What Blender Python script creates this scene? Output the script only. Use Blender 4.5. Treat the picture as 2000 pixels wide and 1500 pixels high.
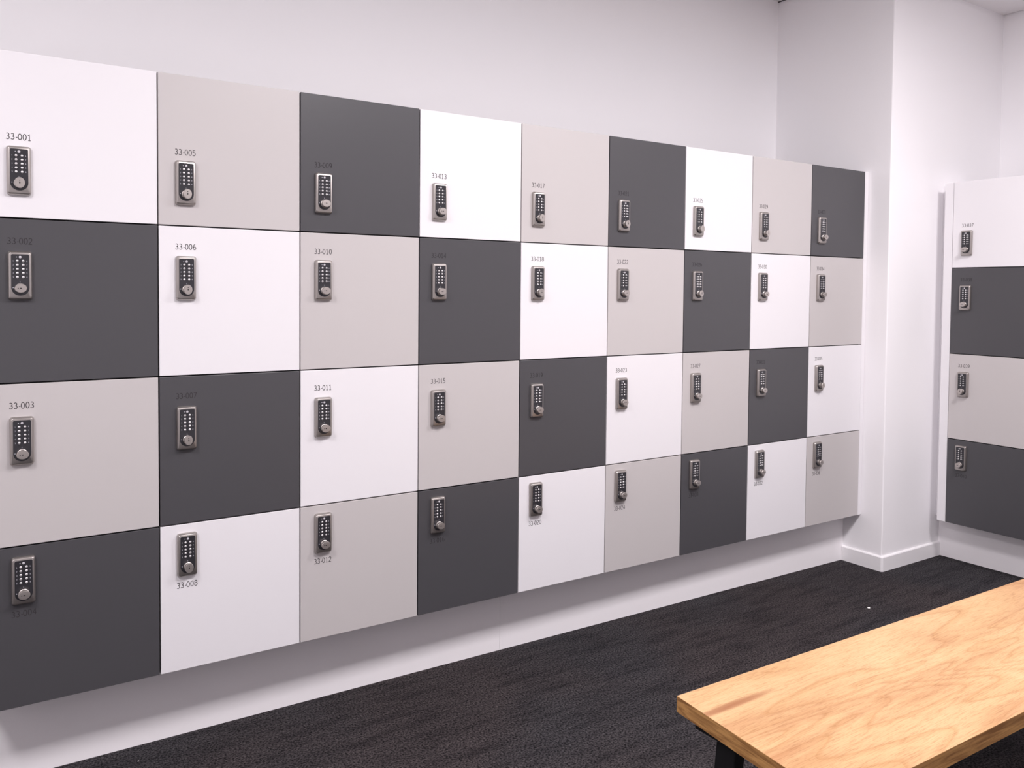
import bpy, bmesh, math, random
from mathutils import Matrix, Vector
random.seed(3)
for _o in list(bpy.data.objects):
    bpy.data.objects.remove(_o)
SC = bpy.context.scene
COL = SC.collection

# ------------------------------------------------------------------ camera
FLOOR = 0.0
cd = bpy.data.cameras.new('camera')
cd.sensor_fit = 'HORIZONTAL'; cd.sensor_width = 36.0
cd.lens = 36.0 * 1649.83 / 2000
cd.shift_x = -(1000.27 - 1000) / 2000
cd.shift_y = (624.87 - 750) / 2000
cd.clip_start = 0.02
cam = bpy.data.objects.new('camera', cd); COL.objects.link(cam)
RX = Vector((0.833287, -0.552771, 0.008812)); RD = Vector((-0.011657, -0.033503, -0.999371)); RF = Vector((0.552718, 0.83266, -0.034361))
m = Matrix.Identity(4)
for i in range(3):
    m[i][0] = RX[i]; m[i][1] = -RD[i]; m[i][2] = -RF[i]
m[0][3], m[1][3], m[2][3] = 0.0036, -2.6627, 1.4338
cam.matrix_world = m
SC.camera = cam

# ------------------------------------------------------------------ exposure, world, lights
SC.view_settings.view_transform = 'Standard'
SC.view_settings.look = 'None'
SC.view_settings.gamma = 1.0
SC.view_settings.use_curve_mapping = False
SC.view_settings.exposure = 0.0
wd = bpy.data.worlds.new('world'); SC.world = wd; wd.use_nodes = True
wd.node_tree.nodes['Background'].inputs[0].default_value = (0.9, 0.88, 0.9, 1)
wd.node_tree.nodes['Background'].inputs[1].default_value = 0.02
SC.cycles.max_bounces = 10
SC.cycles.diffuse_bounces = 7
SC.cycles.use_denoising = True

LIGHTS = [(-1.05, -1.9), (1.55, -1.9), (3.3, -1.9)]
LIGHT_W = 59.5
LIGHT_COL = (1.0, 0.945, 0.975)
CEIL = 3.112      # left bay
CEIL_R = 3.042    # right bay

# ------------------------------------------------------------------ materials
def mat(name, col, rough=0.5, metal=0.0, spec=0.5, emit=None, es=0.0):
    M = bpy.data.materials.new(name); M.use_nodes = True
    b = M.node_tree.nodes['Principled BSDF']
    b.inputs['Base Color'].default_value = (*col, 1)
    b.inputs['Roughness'].default_value = rough
    b.inputs['Metallic'].default_value = metal
    b.inputs['Specular IOR Level'].default_value = spec
    if emit:
        b.inputs['Emission Color'].default_value = (*emit, 1)
        b.inputs['Emission Strength'].default_value = es
    return M

def s2l(r, g, b):
    f = lambda c: (c / 255 / 12.92) if c / 255 <= .04045 else ((c / 255 + .055) / 1.055) ** 2.4
    return (f(r), f(g), f(b))

def add_bump(M, scale, strength, dist=0.001, detail=3, stretch=None):
    nt = M.node_tree; b = nt.nodes['Principled BSDF']
    tc = nt.nodes.new('ShaderNodeTexCoord'); n = nt.nodes.new('ShaderNodeTexNoise')
    n.inputs['Scale'].default_value = scale; n.inputs['Detail'].default_value = detail
    src = tc.outputs['Object']
    if stretch:
        mp = nt.nodes.new('ShaderNodeMapping'); mp.inputs['Scale'].default_value = stretch
        nt.links.new(src, mp.inputs[0]); src = mp.outputs[0]
    nt.links.new(src, n.inputs['Vector'])
    bp = nt.nodes.new('ShaderNodeBump'); bp.inputs['Strength'].default_value = strength
    bp.inputs['Distance'].default_value = dist
    nt.links.new(n.outputs['Fac'], bp.inputs['Height']); nt.links.new(bp.outputs[0], b.inputs['Normal'])
    return n

M_WALL = mat('painted_wall', (0.93, 0.917, 0.932), 0.75, spec=0.25); add_bump(M_WALL, 90, 0.05)
M_CEIL = mat('ceiling_paint', (0.90, 0.885, 0.895), 0.9, spec=0.1)
M_SKIRT = mat('skirting_gloss', (0.90, 0.885, 0.895), 0.3)
M_PLINTH = mat('plinth_laminate', (0.93, 0.905, 0.92), 0.5); add_bump(M_PLINTH, 40, 0.03)
M_WHITE = mat('white_melamine', (0.815, 0.80, 0.82), 0.35, spec=0.4); add_bump(M_WHITE, 300, 0.03, 0.0005)
M_GREY = mat('warm_grey_melamine', (0.555, 0.527, 0.522), 0.38, spec=0.4); add_bump(M_GREY, 300, 0.03, 0.0005)
M_DARK = mat('charcoal_melamine', (0.070, 0.0685, 0.075), 0.36, spec=0.5); add_bump(M_DARK, 300, 0.03, 0.0005)
M_CARC = mat('dark_carcass', (0.035, 0.032, 0.038), 0.7)
M_INK = mat('engraved_number', (0.07, 0.062, 0.066), 0.6)
M_INKD = mat('engraved_number_on_charcoal', (0.045, 0.041, 0.045), 0.8, spec=0.2)
M_CHROME = mat('satin_nickel', (0.43, 0.40, 0.38), 0.34, metal=0.9)
M_KNOB = mat('satin_knob', (0.52, 0.48, 0.455), 0.38, metal=0.85)
M_BTN = mat('button_metal', (0.80, 0.78, 0.79), 0.3, metal=0.6)
M_PANEL = mat('keypad_black', (0.028, 0.027, 0.032), 0.28)
M_GLYPH = mat('keypad_print', (0.42, 0.42, 0.46), 0.5)
M_LED = mat('indicator_lens', (0.55, 0.54, 0.57), 0.2)
M_SLOT = mat('key_slot_dark', (0.01, 0.009, 0.009), 0.6)
M_STEEL = mat('black_powder_steel', (0.006, 0.006, 0.007), 0.55, spec=0.3)
M_CRUMB = mat('white_paper', (0.9, 0.88, 0.86), 0.8)
M_DIFF = mat('light_diffuser', (0.9, 0.9, 0.9), 0.6, emit=LIGHT_COL, es=6.0)
M_LFRAME = mat('light_frame', (0.8, 0.8, 0.8), 0.4)
M_GAP = mat('shadow_gap_dark', (0.05, 0.045, 0.05), 0.9)

def make_carpet():
    M = mat('charcoal_carpet', (0.03, 0.027, 0.028), 0.97, spec=0.12)
    nt = M.node_tree; b = nt.nodes['Principled BSDF']; L = nt.links.new
    tc = nt.nodes.new('ShaderNodeTexCoord')
    loop = nt.nodes.new('ShaderNodeTexNoise'); loop.inputs['Scale'].default_value = 150; loop.inputs['Detail'].default_value = 3; loop.inputs['Roughness'].default_value = .65
    L(tc.outputs['Object'], loop.inputs['Vector'])
    vor = nt.nodes.new('ShaderNodeTexVoronoi'); vor.inputs['Scale'].default_value = 150
    L(tc.outputs['Object'], vor.inputs['Vector'])
    mp = nt.nodes.new('ShaderNodeMapping'); mp.inputs['Scale'].default_value = (2.2, 13, 1)
    L(tc.outputs['Object'], mp.inputs[0])
    band = nt.nodes.new('ShaderNodeTexNoise'); band.inputs['Scale'].default_value = 1.6; band.inputs['Detail'].default_value = 6; band.inputs['Roughness'].default_value = .7
    L(mp.outputs[0], band.inputs['Vector'])
    big = nt.nodes.new('ShaderNodeTexNoise'); big.inputs['Scale'].default_value = 1.1
    L(tc.outputs['Object'], big.inputs['Vector'])
    r1 = nt.nodes.new('ShaderNodeValToRGB')
    r1.color_ramp.elements[0].position = .38; r1.color_ramp.elements[0].color = (0.006, 0.0055, 0.0065, 1)
    r1.color_ramp.elements[1].position = .66; r1.color_ramp.elements[1].color = (0.080, 0.073, 0.075, 1)
    L(loop.outputs['Fac'], r1.inputs[0])
    r2 = nt.nodes.new('ShaderNodeValToRGB')
    r2.color_ramp.elements[0].position = .36; r2.color_ramp.elements[0].color = (0.60, 0.60, 0.62, 1)
    r2.color_ramp.elements[1].position = .55; r2.color_ramp.elements[1].color = (1.06, 1.06, 1.06, 1)
    L(band.outputs['Fac'], r2.inputs[0])
    mx = nt.nodes.new('ShaderNodeMixRGB'); mx.blend_type = 'MULTIPLY'; mx.inputs[0].default_value = 1
    L(r1.outputs[0], mx.inputs[1]); L(r2.outputs[0], mx.inputs[2])
    r3 = nt.nodes.new('ShaderNodeValToRGB')
    r3.color_ramp.elements[0].position = .4; r3.color_ramp.elements[0].color = (0.98, 1.0, 1.04, 1)
    r3.color_ramp.elements[1].position = .6; r3.color_ramp.elements[1].color = (1.08, 0.99, 0.98, 1)
    L(big.outputs['Fac'], r3.inputs[0])
    mx2 = nt.nodes.new('ShaderNodeMixRGB'); mx2.blend_type = 'MULTIPLY'; mx2.inputs[0].default_value = 1
    L(mx.outputs[0], mx2.inputs[1]); L(r3.outputs[0], mx2.inputs[2])
    L(mx2.outputs[0], b.inputs['Base Color'])
    bp = nt.nodes.new('ShaderNodeBump'); bp.inputs['Strength'].default_value = .9; bp.inputs['Distance'].default_value = .004
    L(vor.outputs['Distance'], bp.inputs['Height']); L(bp.outputs[0], b.inputs['Normal'])
    return M
M_CARPET = make_carpet()

def make_wood():
    M = mat('oak_laminate', (0.75, 0.5, 0.27), 0.42, spec=0.35)
    nt = M.node_tree; b = nt.nodes['Principled BSDF']; L = nt.links.new
    tc = nt.nodes.new('ShaderNodeTexCoord')
    def noise(sc, scale, detail, rough=.5, dist=0):
        mp = nt.nodes.new('ShaderNodeMapping'); mp.inputs['Scale'].default_value = sc
        L(tc.outputs['Object'], mp.inputs[0])
        n = nt.nodes.new('ShaderNodeTexNoise'); n.inputs['Scale'].default_value = scale
        n.inputs['Detail'].default_value = detail; n.inputs['Roughness'].default_value = rough; n.inputs['Distortion'].default_value = dist
        L(mp.outputs[0], n.inputs['Vector']); return n
    def ramp(src, e):
        r = nt.nodes.new('ShaderNodeValToRGB'); cr = r.color_ramp
        cr.elements[0].position, cr.elements[0].color = e[0][0], (*e[0][1], 1)
        cr.elements[1].position, cr.elements[1].color = e[-1][0], (*e[-1][1], 1)
        for p_, c_ in e[1:-1]:
            q = cr.elements.new(p_); q.color = (*c_, 1)
        L(src, r.inputs[0]); return r
    def mul(a, c, f=1.0, mode='MULTIPLY'):
        x = nt.nodes.new('ShaderNodeMixRGB'); x.blend_type = mode; x.inputs[0].default_value = f
        L(a, x.inputs[1]); L(c, x.inputs[2]); return x.outputs[0]
    tone = noise((0.9, 3.2, 3), 1.7, 3, .5, .6)
    base = ramp(tone.outputs['Fac'], [(.30, s2l(184, 139, 100)), (.50, s2l(202, 164, 122)), (.68, s2l(210, 176, 134))])
    # cathedral growth rings: contour lines of a stretched, distorted noise
    ring = noise((0.62, 3.6, 3.0), 1.35, 2, .45, .5)
    mm = nt.nodes.new('ShaderNodeMath'); mm.operation = 'MULTIPLY'; mm.inputs[1].default_value = 15
    L(ring.outputs['Fac'], mm.inputs[0])
    fr = nt.nodes.new('ShaderNodeMath'); fr.operation = 'FRACT'; L(mm.outputs[0], fr.inputs[0])
    ringr = ramp(fr.outputs[0], [(0, (.80, .70, .58)), (.13, (.97, .95, .93)), (.55, (1.02, 1.02, 1.0)), (1, (.90, .84, .77))])
    pore = noise((7, 120, 120), 3.4, 5, .72)
    porer = ramp(pore.outputs['Fac'], [(.33, (.70, .60, .50)), (.50, (.97, .96, .94)), (.7, (1.06, 1.05, 1.03))])
    o1 = mul(base.outputs[0], ringr.outputs[0], 1.0)
    o2 = mul(o1, porer.outputs[0], 1.0)
    # the darker knot streak near the end of the board
    sp = nt.nodes.new('ShaderNodeSeparateXYZ'); L(tc.outputs['Object'], sp.inputs[0])
    mp = nt.nodes.new('ShaderNodeMapping'); mp.inputs['Location'].default_value = (-0.075 * 5.5, 0.105 * 62, 0); mp.inputs['Scale'].default_value = (5.5, 62, 0)
    L(tc.outputs['Object'], mp.inputs[0])
    gr = nt.nodes.new('ShaderNodeTexGradient'); gr.gradient_type = 'SPHERICAL'
    L(mp.outputs[0], gr.inputs[0])
    gr2 = ramp(gr.outputs[0], [(0, (0, 0, 0)), (.5, (.75, .75, .75)), (1, (.95, .95, .95))])
    x = nt.nodes.new('ShaderNodeMixRGB'); L(gr2.outputs[0], x.inputs[0]); L(o2, x.inputs[1])
    x.inputs[2].default_value = (*s2l(150, 98, 64), 1)
    L(x.outputs[0], b.inputs['Base Color'])
    bp = nt.nodes.new('ShaderNodeBump'); bp.inputs['Strength'].default_value = .15; bp.inputs['Distance'].default_value = .001
    L(pore.outputs['Fac'], bp.inputs['Height']); L(bp.outputs[0], b.inputs['Normal'])
    return M
M_WOOD = make_wood()
M_WOODE = mat('oak_edge_band', s2l(176, 128, 74), 0.5)
def _edge():
    nt = M_WOODE.node_tree; L = nt.links.new; b = nt.nodes['Principled BSDF']
    tc = nt.nodes.new('ShaderNodeTexCoord'); mp = nt.nodes.new('ShaderNodeMapping'); mp.inputs['Scale'].default_value = (4, 6, 60)
    L(tc.outputs['Object'], mp.inputs[0])
    n = nt.nodes.new('ShaderNodeTexNoise'); n.inputs['Scale'].default_value = 2.2; n.inputs['Detail'].default_value = 5; n.inputs['Distortion'].default_value = .8
    L(mp.outputs[0], n.inputs['Vector'])
    r = nt.nodes.new('ShaderNodeValToRGB'); r.color_ramp.elements[0].position = .35; r.color_ramp.elements[0].color = (*s2l(140, 96, 52), 1)
    r.color_ramp.elements[1].position = .62; r.color_ramp.elements[1].color = (*s2l(196, 148, 90), 1)
    L(n.outputs['Fac'], r.inputs[0]); L(r.outputs[0], b.inputs['Base Color'])
_edge()

# ------------------------------------------------------------------ helpers
def mesh_obj(name, bm, material, parent=None, smooth=False, loc=None):
    bmesh.ops.recalc_face_normals(bm, faces=bm.faces[:])
    me = bpy.data.meshes.new(name); bm.to_mesh(me); bm.free()
    mats = material if isinstance(material, (list, tuple)) else [material]
    for q in mats:
        me.materials.append(q)
    if smooth:
        for p_ in me.polygons:
            p_.use_smooth = True
    o = bpy.data.objects.new(name, me); COL.objects.link(o)
    if parent:
        o.parent = parent
    if loc:
        o.location = loc
    return o

def box(bm, x0, x1, y0, y1, z0, z1, bevel=0.0, seg=2):
    r = bmesh.ops.create_cube(bm, size=1.0)
    vs = r['verts']
    for v in vs:
        v.co = Vector((x0 + (v.co.x + .5) * (x1 - x0), y0 + (v.co.y + .5) * (y1 - y0), z0 + (v.co.z + .5) * (z1 - z0)))
    if bevel:
        es = list({e for v in vs for e in v.link_edges})
        bmesh.ops.bevel(bm, geom=es, offset=bevel, segments=seg, affect='EDGES', profile=.5)

def prism(bm, pts, z0, z1, bevel=0.0):
    lo = [bm.verts.new((x, y, z0)) for x, y in pts]; hi = [bm.verts.new((x, y, z1)) for x, y in pts]
    n = len(pts)
    fs = [bm.faces.new(lo[::-1]), bm.faces.new(hi)]
    for i in range(n):
        fs.append(bm.faces.new((lo[i], lo[(i + 1) % n], hi[(i + 1) % n], hi[i])))
    if bevel:
        es = list({e for f in fs for e in f.edges})
        bmesh.ops.bevel(bm, geom=es, offset=bevel, segments=2, affect='EDGES', profile=.5)

def loft(bm, rings, cap0=True, cap1=True):
    """rings: lists of (x, y, z) with equal counts"""
    R = [[bm.verts.new(p_) for p_ in r] for r in rings]
    n = len(R[0])
    for a, b_ in zip(R, R[1:]):
        for i in range(n):
            bm.faces.new((a[i], a[(i + 1) % n], b_[(i + 1) % n], b_[i]))
    if cap0:
        bm.faces.new(R[0][::-1])
    if cap1:
        bm.faces.new(R[-1])

def rrect(w, h, r, k=6, cx=0, cz=0, rb=None):
    """rounded rectangle outline in the x-z plane; rb = radius of the two bottom corners"""
    rb = r if rb is None else rb
    pts = []
    for (sx, sz, a0, rr) in ((1, 1, 0, r), (-1, 1, 90, r), (-1, -1, 180, rb), (1, -1, 270, rb)):
        ox = cx + sx * (w / 2 - rr); oz = cz + sz * (h / 2 - rr)
        for i in range(k + 1):
            a = math.radians(a0 + 90 * i / k)
            pts.append((ox + rr * math.cos(a), oz + rr * math.sin(a)))
    return pts

def ell(rx, rz, n=32, cx=0, cz=0):
    return [(cx + rx * math.cos(2 * math.pi * i / n), cz + rz * math.sin(2 * math.pi * i / n)) for i in range(n)]

def at_depth(pts, d):
    return [(x, -d, z) for x, z in pts]

def empty(name, loc, label=None, cat=None, group=None, rz=0):
    o = bpy.data.objects.new(name, None); COL.objects.link(o)
    o.location = loc; o.rotation_euler = (0, 0, rz); o.empty_display_size = .1
    tag(o, label, cat, group); return o

def tag(o, label=None, cat=None, group=None, kind=None):
    if label: o['label'] = label
    if cat: o['category'] = cat
    if group: o['group'] = group
    if kind: o['kind'] = kind
    return o

def structure(name, bm, material, smooth=False):
    return tag(mesh_obj(name, bm, material, smooth=smooth), kind='structure')

# ------------------------------------------------------------------ setting
XW0, XW1 = -2.2, 5.067         # side walls
YB, YF = 0.605, -5.2           # wall behind the lockers, wall behind the camera
XP, YP = 3.998, -0.121         # free corner of the wall pier
T = 0.12
bm = bmesh.new(); box(bm, XW0 - T, XW1 + T, YF - T, YB + T, -0.12, 0.0); structure('floor', bm, M_CARPET)
bm = bmesh.new(); box(bm, XW0 - T, XP + .001, YB, YB + T, 0, 3.4); structure('wall_back', bm, M_WALL)
bm = bmesh.new(); box(bm, XW0 - T, XW0, YF - T, YB, 0, 3.4); structure('wall_left', bm, M_WALL)
bm = bmesh.new(); box(bm, XW1, XW1 + T, YF - T, YB + T, 0, 3.4); structure('wall_right', bm, M_WALL)
bm = bmesh.new(); box(bm, XW0, XW1, YF - T, YF, 0, 3.4); structure('wall_front', bm, M_WALL)
# pier that closes the corner between the two banks of lockers, with a softly rounded free corner
def pier_outline(off=0.0, r=0.006):
    x, y = XP - off, YP - off
    arc = [(x + r - r * math.cos(a), y + r - r * math.sin(a)) for a in [math.radians(90 * i / 5) for i in range(6)]]
    return arc
bm = bmesh.new(); prism(bm, [(XP, YB + T)] + pier_outline() + [(XW1, YP), (XW1, YB + T)], 0, 3.4); structure('wall_pier', bm, M_WALL)
bm = bmesh.new(); box(bm, XW0 - T, 4.35, YF - T, YB + T, CEIL, CEIL + .1); structure('ceiling', bm, M_CEIL)
bm = bmesh.new(); box(bm, 4.35, XW1 - .008, YF - T, YP, CEIL_R, CEIL_R + .12); structure('ceiling_right', bm, M_CEIL)
bm = bmesh.new(); box(bm, XW1 - .008, XW1, YF - T, YP, CEIL_R + .02, CEIL_R + .03); structure('gap_shade_strip_1', bm, M_GAP)  # dark backing, so the ceiling gap gets its shade from colour
bm = bmesh.new(); box(bm, XP - .007, XP, YP - .007, YB, CEIL - .004, CEIL); structure('gap_shade_strip_2', bm, M_GAP)  # dark strip coloured as gap shade; the ceiling is closed here
# skirting round the pier: flat face with an eased top edge, cut through at the two plinths
PLA0, PLA1 = (XW0, 0.172), (XP, 0.108)     # front line of the long plinth
def skirt(x_in_end, y_in_end):
    bm = bmesh.new(); d = .012; h = .078; r = .012
    def line(off):
        x, y = XP - off, YP - off
        rr = max(.004, r * (.5 + off / d * .5))
        arc = [(x + rr - rr * math.cos(a), y + rr - rr * math.sin(a)) for a in [math.radians(90 * i / 6) for i in range(7)]]
        return [(x, y_in_end)] + arc + [(x_in_end, y)]
    secs = [(0.0, d), (h - .006, d), (h - .002, d - .003), (h, d - .007), (h, 0.0), (0.0, 0.0)]
    rows = [[bm.verts.new((x, y, z)) for x, y in line(off)] for z, off in secs]
    n = len(rows[0])
    for a, b_ in zip(rows, rows[1:] + rows[:1]):
        for i in range(n - 1):
            bm.faces.new((a[i], a[i + 1], b_[i + 1], b_[i]))
    bm.faces.new([r_[0] for r_ in rows]); bm.faces.new([r_[-1] for r_ in rows][::-1])
    structure('baseboard_pier', bm, M_SKIRT)
skirt(4.524, 0.107)
for nm, b4 in (('baseboard_left', (XW0, XW0 + .012, YF, 0.17)), ('baseboard_front', (XW0 + .012, XW1, YF, YF + .012)),
               ('baseboard_right', (XW1 - .012, XW1, YF + .012, -1.56))):
    bm = bmesh.new(); box(bm, *b4, 0, .078, .002); structure(nm, bm, M_SKIRT)

# ------------------------------------------------------------------ ceiling lights (above and behind the camera's frame)
for i, (x, y) in enumerate(LIGHTS):
    where = ['near the left wall, above the lockers', 'above the middle of the long locker bank', 'nearest the wall pier'][i]
    e = empty('ceiling_light', (x, y, CEIL), 'square white LED ceiling panel ' + where, 'ceiling light', 'LED ceiling panels')
    bm = bmesh.new()
    for a in ((-.31, .31, -.31, -.29), (-.31, .31, .29, .31), (-.31, -.29, -.29, .29), (.29, .31, -.29, .29)):
        box(bm, *a, -.018, -.0005)
    mesh_obj('frame', bm, M_LFRAME, e)
    bm = bmesh.new(); box(bm, -.289, .289, -.289, .289, -.012, -.0005); mesh_obj('diffuser', bm, M_DIFF, e)
    ld = bpy.data.lights.new('panel_lamp', 'AREA'); ld.shape = 'SQUARE'; ld.size = .56
    ld.energy = LIGHT_W; ld.color = LIGHT_COL
    lo = bpy.data.objects.new('panel_lamp', ld); COL.objects.link(lo); lo.parent = e; lo.location = (0, 0, -.02)

# ------------------------------------------------------------------ stroke lettering
def arc(cx, cz, rx, rz, a0, a1, n=10):
    return [(cx + rx * math.cos(math.radians(a0 + (a1 - a0) * i / n)), cz + rz * math.sin(math.radians(a0 + (a1 - a0) * i / n))) for i in range(n + 1)]
GL = {  # unit: height 1, width about .56
    '0': [arc(.28, .5, .24, .5, 0, 360, 24)],
    '1': [[(.08, .82), (.28, 1.0), (.28, 0)], [(.10, 0), (.46, 0)]],
    '2': [arc(.26, .74, .22, .26, 160, -35, 12) + [(.04, 0), (.50, 0)]],
    '3': [arc(.24, .75, .21, .25, 140, -90, 12), arc(.24, .25, .25, .25, 90, -145, 14)],
    '4': [[(.42, 0), (.42, 1.0), (.02, .30), (.56, .30)]],
    '5': [[(.48, 1.0), (.10, 1.0), (.09, .58)] + arc(.22, .29, .27, .30, 115, -140, 14)],
    '6': [arc(.44, .52, .38, .47, 95, 180, 8) + arc(.29, .28, .23, .28, 180, 540, 22)],
    '7': [[(.04, 1.0), (.52, 1.0), (.18, 0)]],
    '8': [arc(.28, .76, .20, .24, 0, 360, 20), arc(.28, .26, .24, .26, 0, 360, 22)],
    '9': [arc(.12, .48, .38, .47, -85, 0, 8) + arc(.27, .72, .23, .28, 0, 360, 22)],
    '-': [[(.04, .36), (.30, .36)]],
}
ADV = {'-': .36}
def strokes(bm, text, x0, z0, h, pen, depth, adv=.66):
    """thin flat ribbons standing proud of the surface by depth"""
    x = x0; hw = pen / 2
    for ch in text:
        for line in GL[ch]:
            P = [Vector((x + a * h, z0 + b_ * h)) for a, b_ in line]
            closed = (P[0] - P[-1]).length < 1e-6
            n = len(P); L_, R_ = [], []
            for i in range(n):
                if closed:
                    d = P[(i + 1) % (n - 1)] - P[(i - 1) % (n - 1)] if i not in (0, n - 1) else P[1] - P[-2]
                    k = 1.0
                elif i == 0:
                    d = P[1] - P[0]; k = 1.0
                elif i == n - 1:
                    d = P[-1] - P[-2]; k = 1.0
                else:
                    d1 = (P[i] - P[i - 1]).normalized(); d2 = (P[i + 1] - P[i]).normalized()
                    d = d1 + d2; k = min(1.8, 1 / max(.35, math.sqrt(max(0.0, (1 + d1.dot(d2)) / 2))))
                d.normalize(); nv = Vector((-d.y, d.x)) * hw * k
                L_.append(P[i] + nv); R_.append(P[i] - nv)
            fl = [bm.verts.new((p_.x, -depth, p_.y)) for p_ in L_]; fr = [bm.verts.new((p_.x, -depth, p_.y)) for p_ in R_]
            bl = [bm.verts.new((p_.x, .0002, p_.y)) for p_ in L_]; br = [bm.verts.new((p_.x, .0002, p_.y)) for p_ in R_]
            for i in range(n - 1):
                bm.faces.new((fl[i], fr[i], fr[i + 1], fl[i + 1]))
                bm.faces.new((fl[i], fl[i + 1], bl[i + 1], bl[i])); bm.faces.new((fr[i], br[i], br[i + 1], fr[i + 1]))
            if not closed:
                bm.faces.new((fl[0], bl[0], br[0], fr[0])); bm.faces.new((fl[-1], fr[-1], br[-1], bl[-1]))
        x += ADV.get(ch, adv) * h
    return x

# ------------------------------------------------------------------ keypad lock prototype meshes (built once, shared by copies)
def me_of(fn, name, mats, smooth=False, autos=None):
    bm = bmesh.new(); fn(bm)
    bmesh.ops.recalc_face_normals(bm, faces=bm.faces[:])
    me = bpy.data.meshes.new(name); bm.to_mesh(me); bm.free()
    for q in (mats if isinstance(mats, list) else [mats]): me.materials.append(q)
    if smooth:
        for p_ in me.polygons: p_.use_smooth = True
    if autos:
        me.shade_smooth() if hasattr(me, 'shade_smooth') else None
        me.set_sharp_from_angle(angle=math.radians(autos))
    return me

def f_body(bm):
    loft(bm, [at_depth(rrect(.058, .132, .007), 0.0002), at_depth(rrect(.058, .132, .007), .0055),
              at_depth(rrect(.0572, .1312, .007), .0075), at_depth(rrect(.0535, .1265, .0065), .0115),
              at_depth(rrect(.0515, .1240, .0060), .0130), at_depth(rrect(.0495, .1220, .0050), .0134)])
def f_panel(bm):
    # black face: small radii on top, full half-round at the bottom around the knob
    loft(bm, [at_depth(rrect(.0430, .112, .004, 8, cz=.0015, rb=.0213), .0132), at_depth(rrect(.0430, .112, .004, 8, cz=.0015, rb=.0213), .0140),
              at_depth(rrect(.0422, .1112, .0036, 8, cz=.0015, rb=.0209), .0143)])
def f_button(bm):
    loft(bm, [at_depth(ell(.0033, .0033, 16), 0), at_depth(ell(.0033, .0033, 16), .0011), at_depth(ell(.0028, .0028, 16), .0019),
              at_depth(ell(.0017, .0017, 16), .0024), at_depth(ell(.0006, .0006, 16), .0026)])
def f_led(bm):
    loft(bm, [at_depth(ell(.0034, .0034, 18), 0), at_depth(ell(.0033, .0033, 18), .0006), at_depth(ell(.0024, .0024, 18), .0010)])
def f_mark(bm):
    loft(bm, [at_depth(ell(.0015, .0015, 12), 0), at_depth(ell(.0013, .0013, 12), .0004)])
def f_knob(bm):
    S_ = [(.0132, .0132, 0), (.0132, .0132, .0035), (.0118, .0118, .0045), (.0112, .0110, .0080), (.0118, .0108, .0105), (.0143, .0118, .0135),
          (.0150, .0124, .0155), (.0147, .0121, .0175), (.0138, .0112, .0185), (.006, .005, .0187)]
    loft(bm, [at_depth(ell(a, b_, 40), d) for a, b_, d in S_])
def f_slot(bm):
    loft(bm, [at_depth(ell(.0029, .0016, 14), .0185), at_depth(ell(.0027, .0014, 14), .0190)])
    loft(bm, [at_depth(ell(.0014, .0014, 10, -.0062), .0185), at_depth(ell(.0013, .0013, 10, -.0062), .0190)])
def f_glyph(bm):
    for i in range(5):
        z = .0395 - .0109 * i
        strokes(bm, str(i + 1), -.0172, z - .0015, .0032, .0007, .0003)
        strokes(bm, str((i + 6) % 10), .0148, z - .0015, .0032, .0007, .0003)
    strokes(bm, '1', -.0015, -.0182, .003, .0007, .0003)   # lock-position tick above the knob
def f_tick(bm):
    loft(bm, [at_depth(ell(.0014, .0014, 12), 0), at_depth(ell(.0012, .0012, 12), .0004)])
ME = {
    'body': me_of(f_body, 'lock_body', M_CHROME, autos=35),
    'panel': me_of(f_panel, 'keypad_panel', M_PANEL, autos=35),
    'button': me_of(f_button, 'button', M_BTN, smooth=True),
    'led': me_of(f_led, 'indicator_lens', M_LED, autos=40),
    'mark': me_of(f_mark, 'status_dot', M_GLYPH),
    'knob': me_of(f_knob, 'knob', M_KNOB, autos=40),
    'slot': me_of(f_slot, 'key_slot', M_SLOT),
    'glyph': me_of(f_glyph, 'key_numerals', M_GLYPH),
}
W, H, G = 0.43138, 0.45, 0.0020
def f_door(bm):
    box(bm, G, W - G, 0, .018, G, H - G, .0011, 2)
def f_carc(bm):
    # open-fronted box, panels 16 mm
    d1 = .56; t = .016; e = .0004
    box(bm, e, t, .0205, d1, e, H - e); box(bm, W - t, W - e, .0205, d1, e, H - e)
    box(bm, t, W - t, .0205, d1, e, t); box(bm, t, W - t, .0205, d1, H - t, H - e); box(bm, t, W - t, d1 - .006, d1, t, H - t)
ME['door'] = {}
for k_, m_ in (('white', M_WHITE), ('grey', M_GREY), ('charcoal', M_DARK)):
    ME['door'][k_] = me_of(f_door, k_ + '_door', m_)
ME['carcass'] = me_of(f_carc, 'carcass', M_CARC)

def part(name, me, parent, loc=(0, 0, 0), label=None, roty=0):
    o = bpy.data.objects.new(name, me); COL.objects.link(o); o.parent = parent; o.location = loc
    if roty: o.rotation_euler = (0, roty, 0)
    if label: o['label'] = label
    return o

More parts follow.
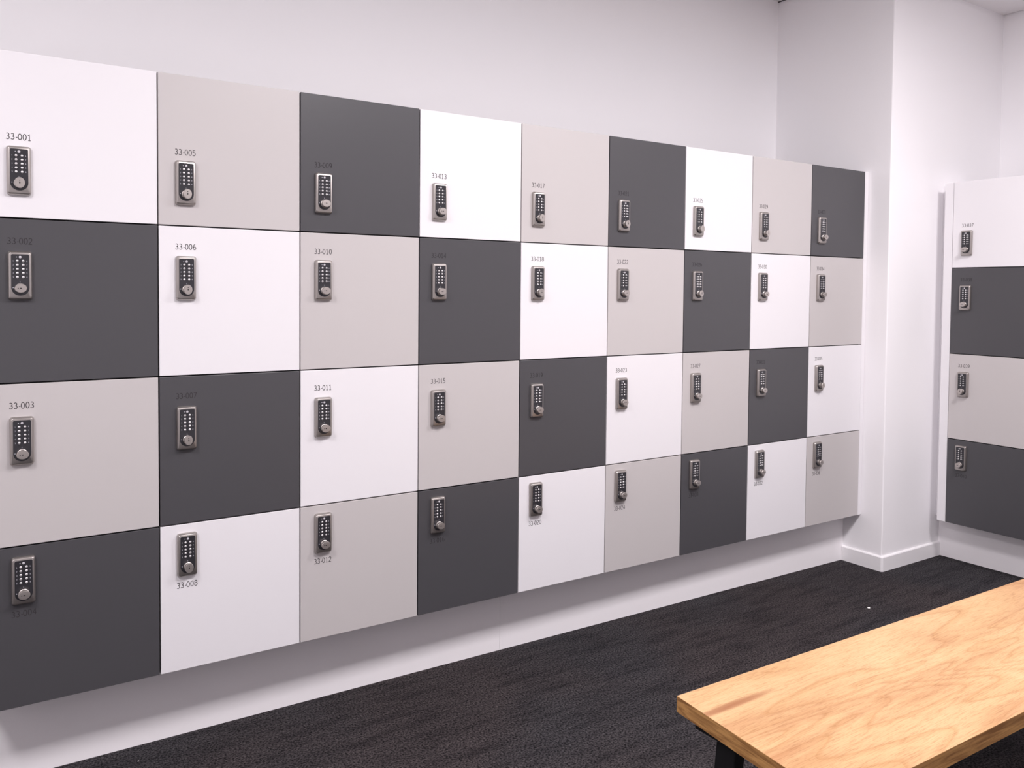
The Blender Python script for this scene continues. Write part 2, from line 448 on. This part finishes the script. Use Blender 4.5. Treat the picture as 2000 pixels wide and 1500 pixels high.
LOCK_X = .0772
LOCK_Z = {0: .1280, 1: .2940, 2: .2920, 3: .3560}     # centre above the door's own bottom edge, per row from the top
NUM_Z = {0: .2120, 1: .3800, 2: .3810, 3: .2545}       # baseline of the number
ROWN = ['top row', 'second row', 'third row', 'bottom row']
UPRIGHT = {1, 5, 6, 7, 8, 17, 18, 21, 25, 26, 29, 35, 39}
def build_locker(num, col, row, colour, loc, rz, where, group):
    code = '33-%03d' % num
    e = empty('locker', loc, '%s locker numbered %s, %s, %s' % (colour, code, ROWN[row], where), 'locker', group, rz)
    part('carcass', ME['carcass'], e)
    part('door', ME['door'][colour], e)
    lk = part('keypad_lock', ME['body'], e, (LOCK_X, 0, LOCK_Z[row]), 'satin nickel keypad lock')
    part('keypad_panel', ME['panel'], lk, (0, 0, 0), 'black keypad face')
    for i in range(5):
        for sx in (-1, 1):
            part('button', ME['button'], lk, (sx * .0069, -.0143, .0395 - .0109 * i))
    part('indicator_light', ME['led'], lk, (.0, -.0143, .0500))
    part('status_dot', ME['mark'], lk, (-.0085, -.0143, .0500))
    part('status_dot', ME['mark'], lk, (-.0170, -.0143, -.0330))
    part('key_numerals', ME['glyph'], lk, (0, -.0143, 0))
    up = num in UPRIGHT
    kn = part('knob', ME['knob'], lk, (0, -.0143, -.0345), roty=(math.radians(90) if up else random.uniform(-.06, .06)))
    part('key_slot', ME['slot'], lk, (0, -.0143, -.0345), roty=(math.radians(90) if up else 0))
    bm = bmesh.new(); strokes(bm, code, .0480, NUM_Z[row], .0160, .0020, .0003, adv=.70)
    mesh_obj('door_number', bm, M_INKD if colour == 'charcoal' else M_INK, e)
    return e

PLZ = .2695
X0 = 3.96492 - 9 * W
CYC = ['white', 'charcoal', 'grey', 'charcoal'], ['grey', 'white', 'charcoal', 'white'], ['charcoal', 'grey', 'white', 'grey']
CYC = [CYC[0], CYC[1], CYC[2],
       ['white', 'charcoal', 'grey', 'charcoal'], ['grey', 'white', 'charcoal', 'white'], ['charcoal', 'grey', 'white', 'grey'],
       ['white', 'charcoal', 'grey', 'charcoal'], ['grey', 'white', 'charcoal', 'white'], ['charcoal', 'grey', 'white', 'grey']]
ORD = ['first', 'second', 'third', 'fourth', 'middle', 'sixth', 'seventh', 'eighth', 'last']
for c in range(9):
    for r in range(4):
        n = c * 4 + r + 1
        wh = '%s column of the long bank' % ORD[c]
        build_locker(n, c, r, CYC[c][r], (X0 + c * W, 0, PLZ + (3 - r) * H), 0, wh, 'lockers in the long bank')
# short bank on the right, facing the other way
BX, BY, BZ = 4.3952, -0.2288, .2245
for r, colr in enumerate(['white', 'charcoal', 'grey', 'charcoal']):
    build_locker(37 + r, 0, r, colr, (BX, BY, BZ + (3 - r) * H), -math.pi / 2, 'bank right of the pier', 'lockers in the short bank')

# end fillers and plinths
bm = bmesh.new(); box(bm, X0 + 9 * W + .002, XP - .0015, .002, .030, PLZ, PLZ + 4 * H, .002)
tag(mesh_obj('filler_strip', bm, M_WHITE), 'narrow white filler strip between the long locker bank and the wall pier', 'filler strip')
bm = bmesh.new(); box(bm, BX + .003, BX + .58, BY + .0015, BY + .0480, BZ, BZ + 4 * H, .0025)
tag(mesh_obj('end_panel', bm, M_WHITE), 'tall white end panel on the short locker bank beside the wall pier', 'end panel')
bm = bmesh.new(); box(bm, BX + .095, BX + .30, BY + .0485, YP - .0005, BZ, BZ + 4 * H - .004, .001)  # infill added to hide the shadow in the gap beside the pier
tag(mesh_obj('added_infill', bm, M_WHITE), 'added recessed white infill hiding the shaded gap between end panel and pier', 'filler strip')
bm = bmesh.new(); box(bm, BX + .0005, BX + .56, BY - W - .019, BY - W - .0005, BZ, BZ + 4 * H, .0015)
tag(mesh_obj('end_panel', bm, M_WHITE), 'white end panel closing the right end of the short locker bank', 'end panel')
bm = bmesh.new(); box(bm, X0 - .020, X0 - .0015, .0, .56, PLZ, PLZ + 4 * H, .0015)
tag(mesh_obj('end_panel', bm, M_WHITE), 'white end panel closing the left end of the long locker bank', 'end panel')

def plinth_board(x0, x1):
    f = lambda x: PLA0[1] + (PLA1[1] - PLA0[1]) * (x - PLA0[0]) / (PLA1[0] - PLA0[0])
    bm = bmesh.new()
    prism(bm, [(x0, f(x0)), (x1, f(x1)), (x1, f(x1) + .3), (x0, f(x0) + .3)], 0.0, PLZ - .001)
    return bm
tag(mesh_obj('plinth', plinth_board(X0 - .02, 1.8108), M_PLINTH), 'pale grey recessed plinth board under the left half of the long bank', 'plinth', 'plinth boards')
tag(mesh_obj('plinth', plinth_board(1.8118, XP - .0005), M_PLINTH), 'pale grey recessed plinth board under the right half, ending at the pier', 'plinth', 'plinth boards')
bm = bmesh.new(); box(bm, 4.525, 4.925, BY - W, YP - .0005, 0, BZ - .001)
tag(mesh_obj('plinth', bm, M_PLINTH), 'pale grey recessed plinth under the short bank right of the pier', 'plinth', 'plinth boards')

# ------------------------------------------------------------------ bench
be = empty('bench', (1.467, -1.199, 0), 'oak-topped bench with black steel legs in the right foreground', 'bench')
SL = -.0196     # the bench stands very slightly out of line with the lockers
LEN, WID = 1.9, .487
ZT, TH = .45, .040
pts = [(0, 0), (-.046, -WID), (LEN, -WID + SL * LEN), (LEN, SL * LEN)]
bm = bmesh.new(); prism(bm, pts, ZT - TH, ZT, .0012)
for f in bm.faces:
    f.material_index = 0 if f.normal.z > .5 else 1
bm.normal_update()
for f in bm.faces:
    f.material_index = 0 if f.normal.z > .5 else 1
top = mesh_obj('seat_top', bm, [M_WOOD, M_WOODE], be)
def bench_frame(xc, sgn):
    bm = bmesh.new(); box(bm, xc, xc + .035, -WID + .033, -.033, ZT - TH - .035, ZT - TH - .0005, .002)
    mesh_obj('cross_bar', bm, M_STEEL, be)
    for yt, yb in ((-.131, -.096), (-WID + .131, -WID + .096)):
        bm = bmesh.new()
        zt = ZT - TH - .0355
        vs = []
        for z, yc in ((0.0, yb), (zt, yt)):
            vs.append([(xc + .0, yc - .029, z), (xc + .035, yc - .029, z), (xc + .035, yc + .029, z), (xc + .0, yc + .029, z)])
        loft(bm, vs)
        bmesh.ops.bevel(bm, geom=bm.edges[:], offset=.0015, segments=1, affect='EDGES')
        mesh_obj('leg', bm, M_STEEL, be)
bench_frame(.03, 1); bench_frame(LEN - .075, -1)
bm = bmesh.new(); box(bm, .066, LEN - .076, -WID / 2 - .035, -WID / 2 - .010, ZT - TH - .026, ZT - TH - .0005, .002); mesh_obj('stretcher', bm, M_STEEL, be)

# ------------------------------------------------------------------ crumbs on the carpet
def crumb(x, y, s, lab):
    bm = bmesh.new(); bmesh.ops.create_icosphere(bm, subdivisions=1, radius=s)
    for v in bm.verts:
        v.co = Vector((v.co.x * random.uniform(.7, 1.4), v.co.y * random.uniform(.7, 1.2), v.co.z * .5 * random.uniform(.7, 1.2)))
    zmin = min(v.co.z for v in bm.verts)
    tag(mesh_obj('paper_scrap', bm, M_CRUMB, loc=(x, y, -zmin + .0003)), lab, 'paper scrap', 'paper scraps on the carpet')
crumb(3.472, -.399, .0065, 'tiny white paper scrap on the carpet between the bench and the pier')
crumb(.458, .048, .0022, 'tiny pale paper scrap on the carpet by the left end of the plinth')
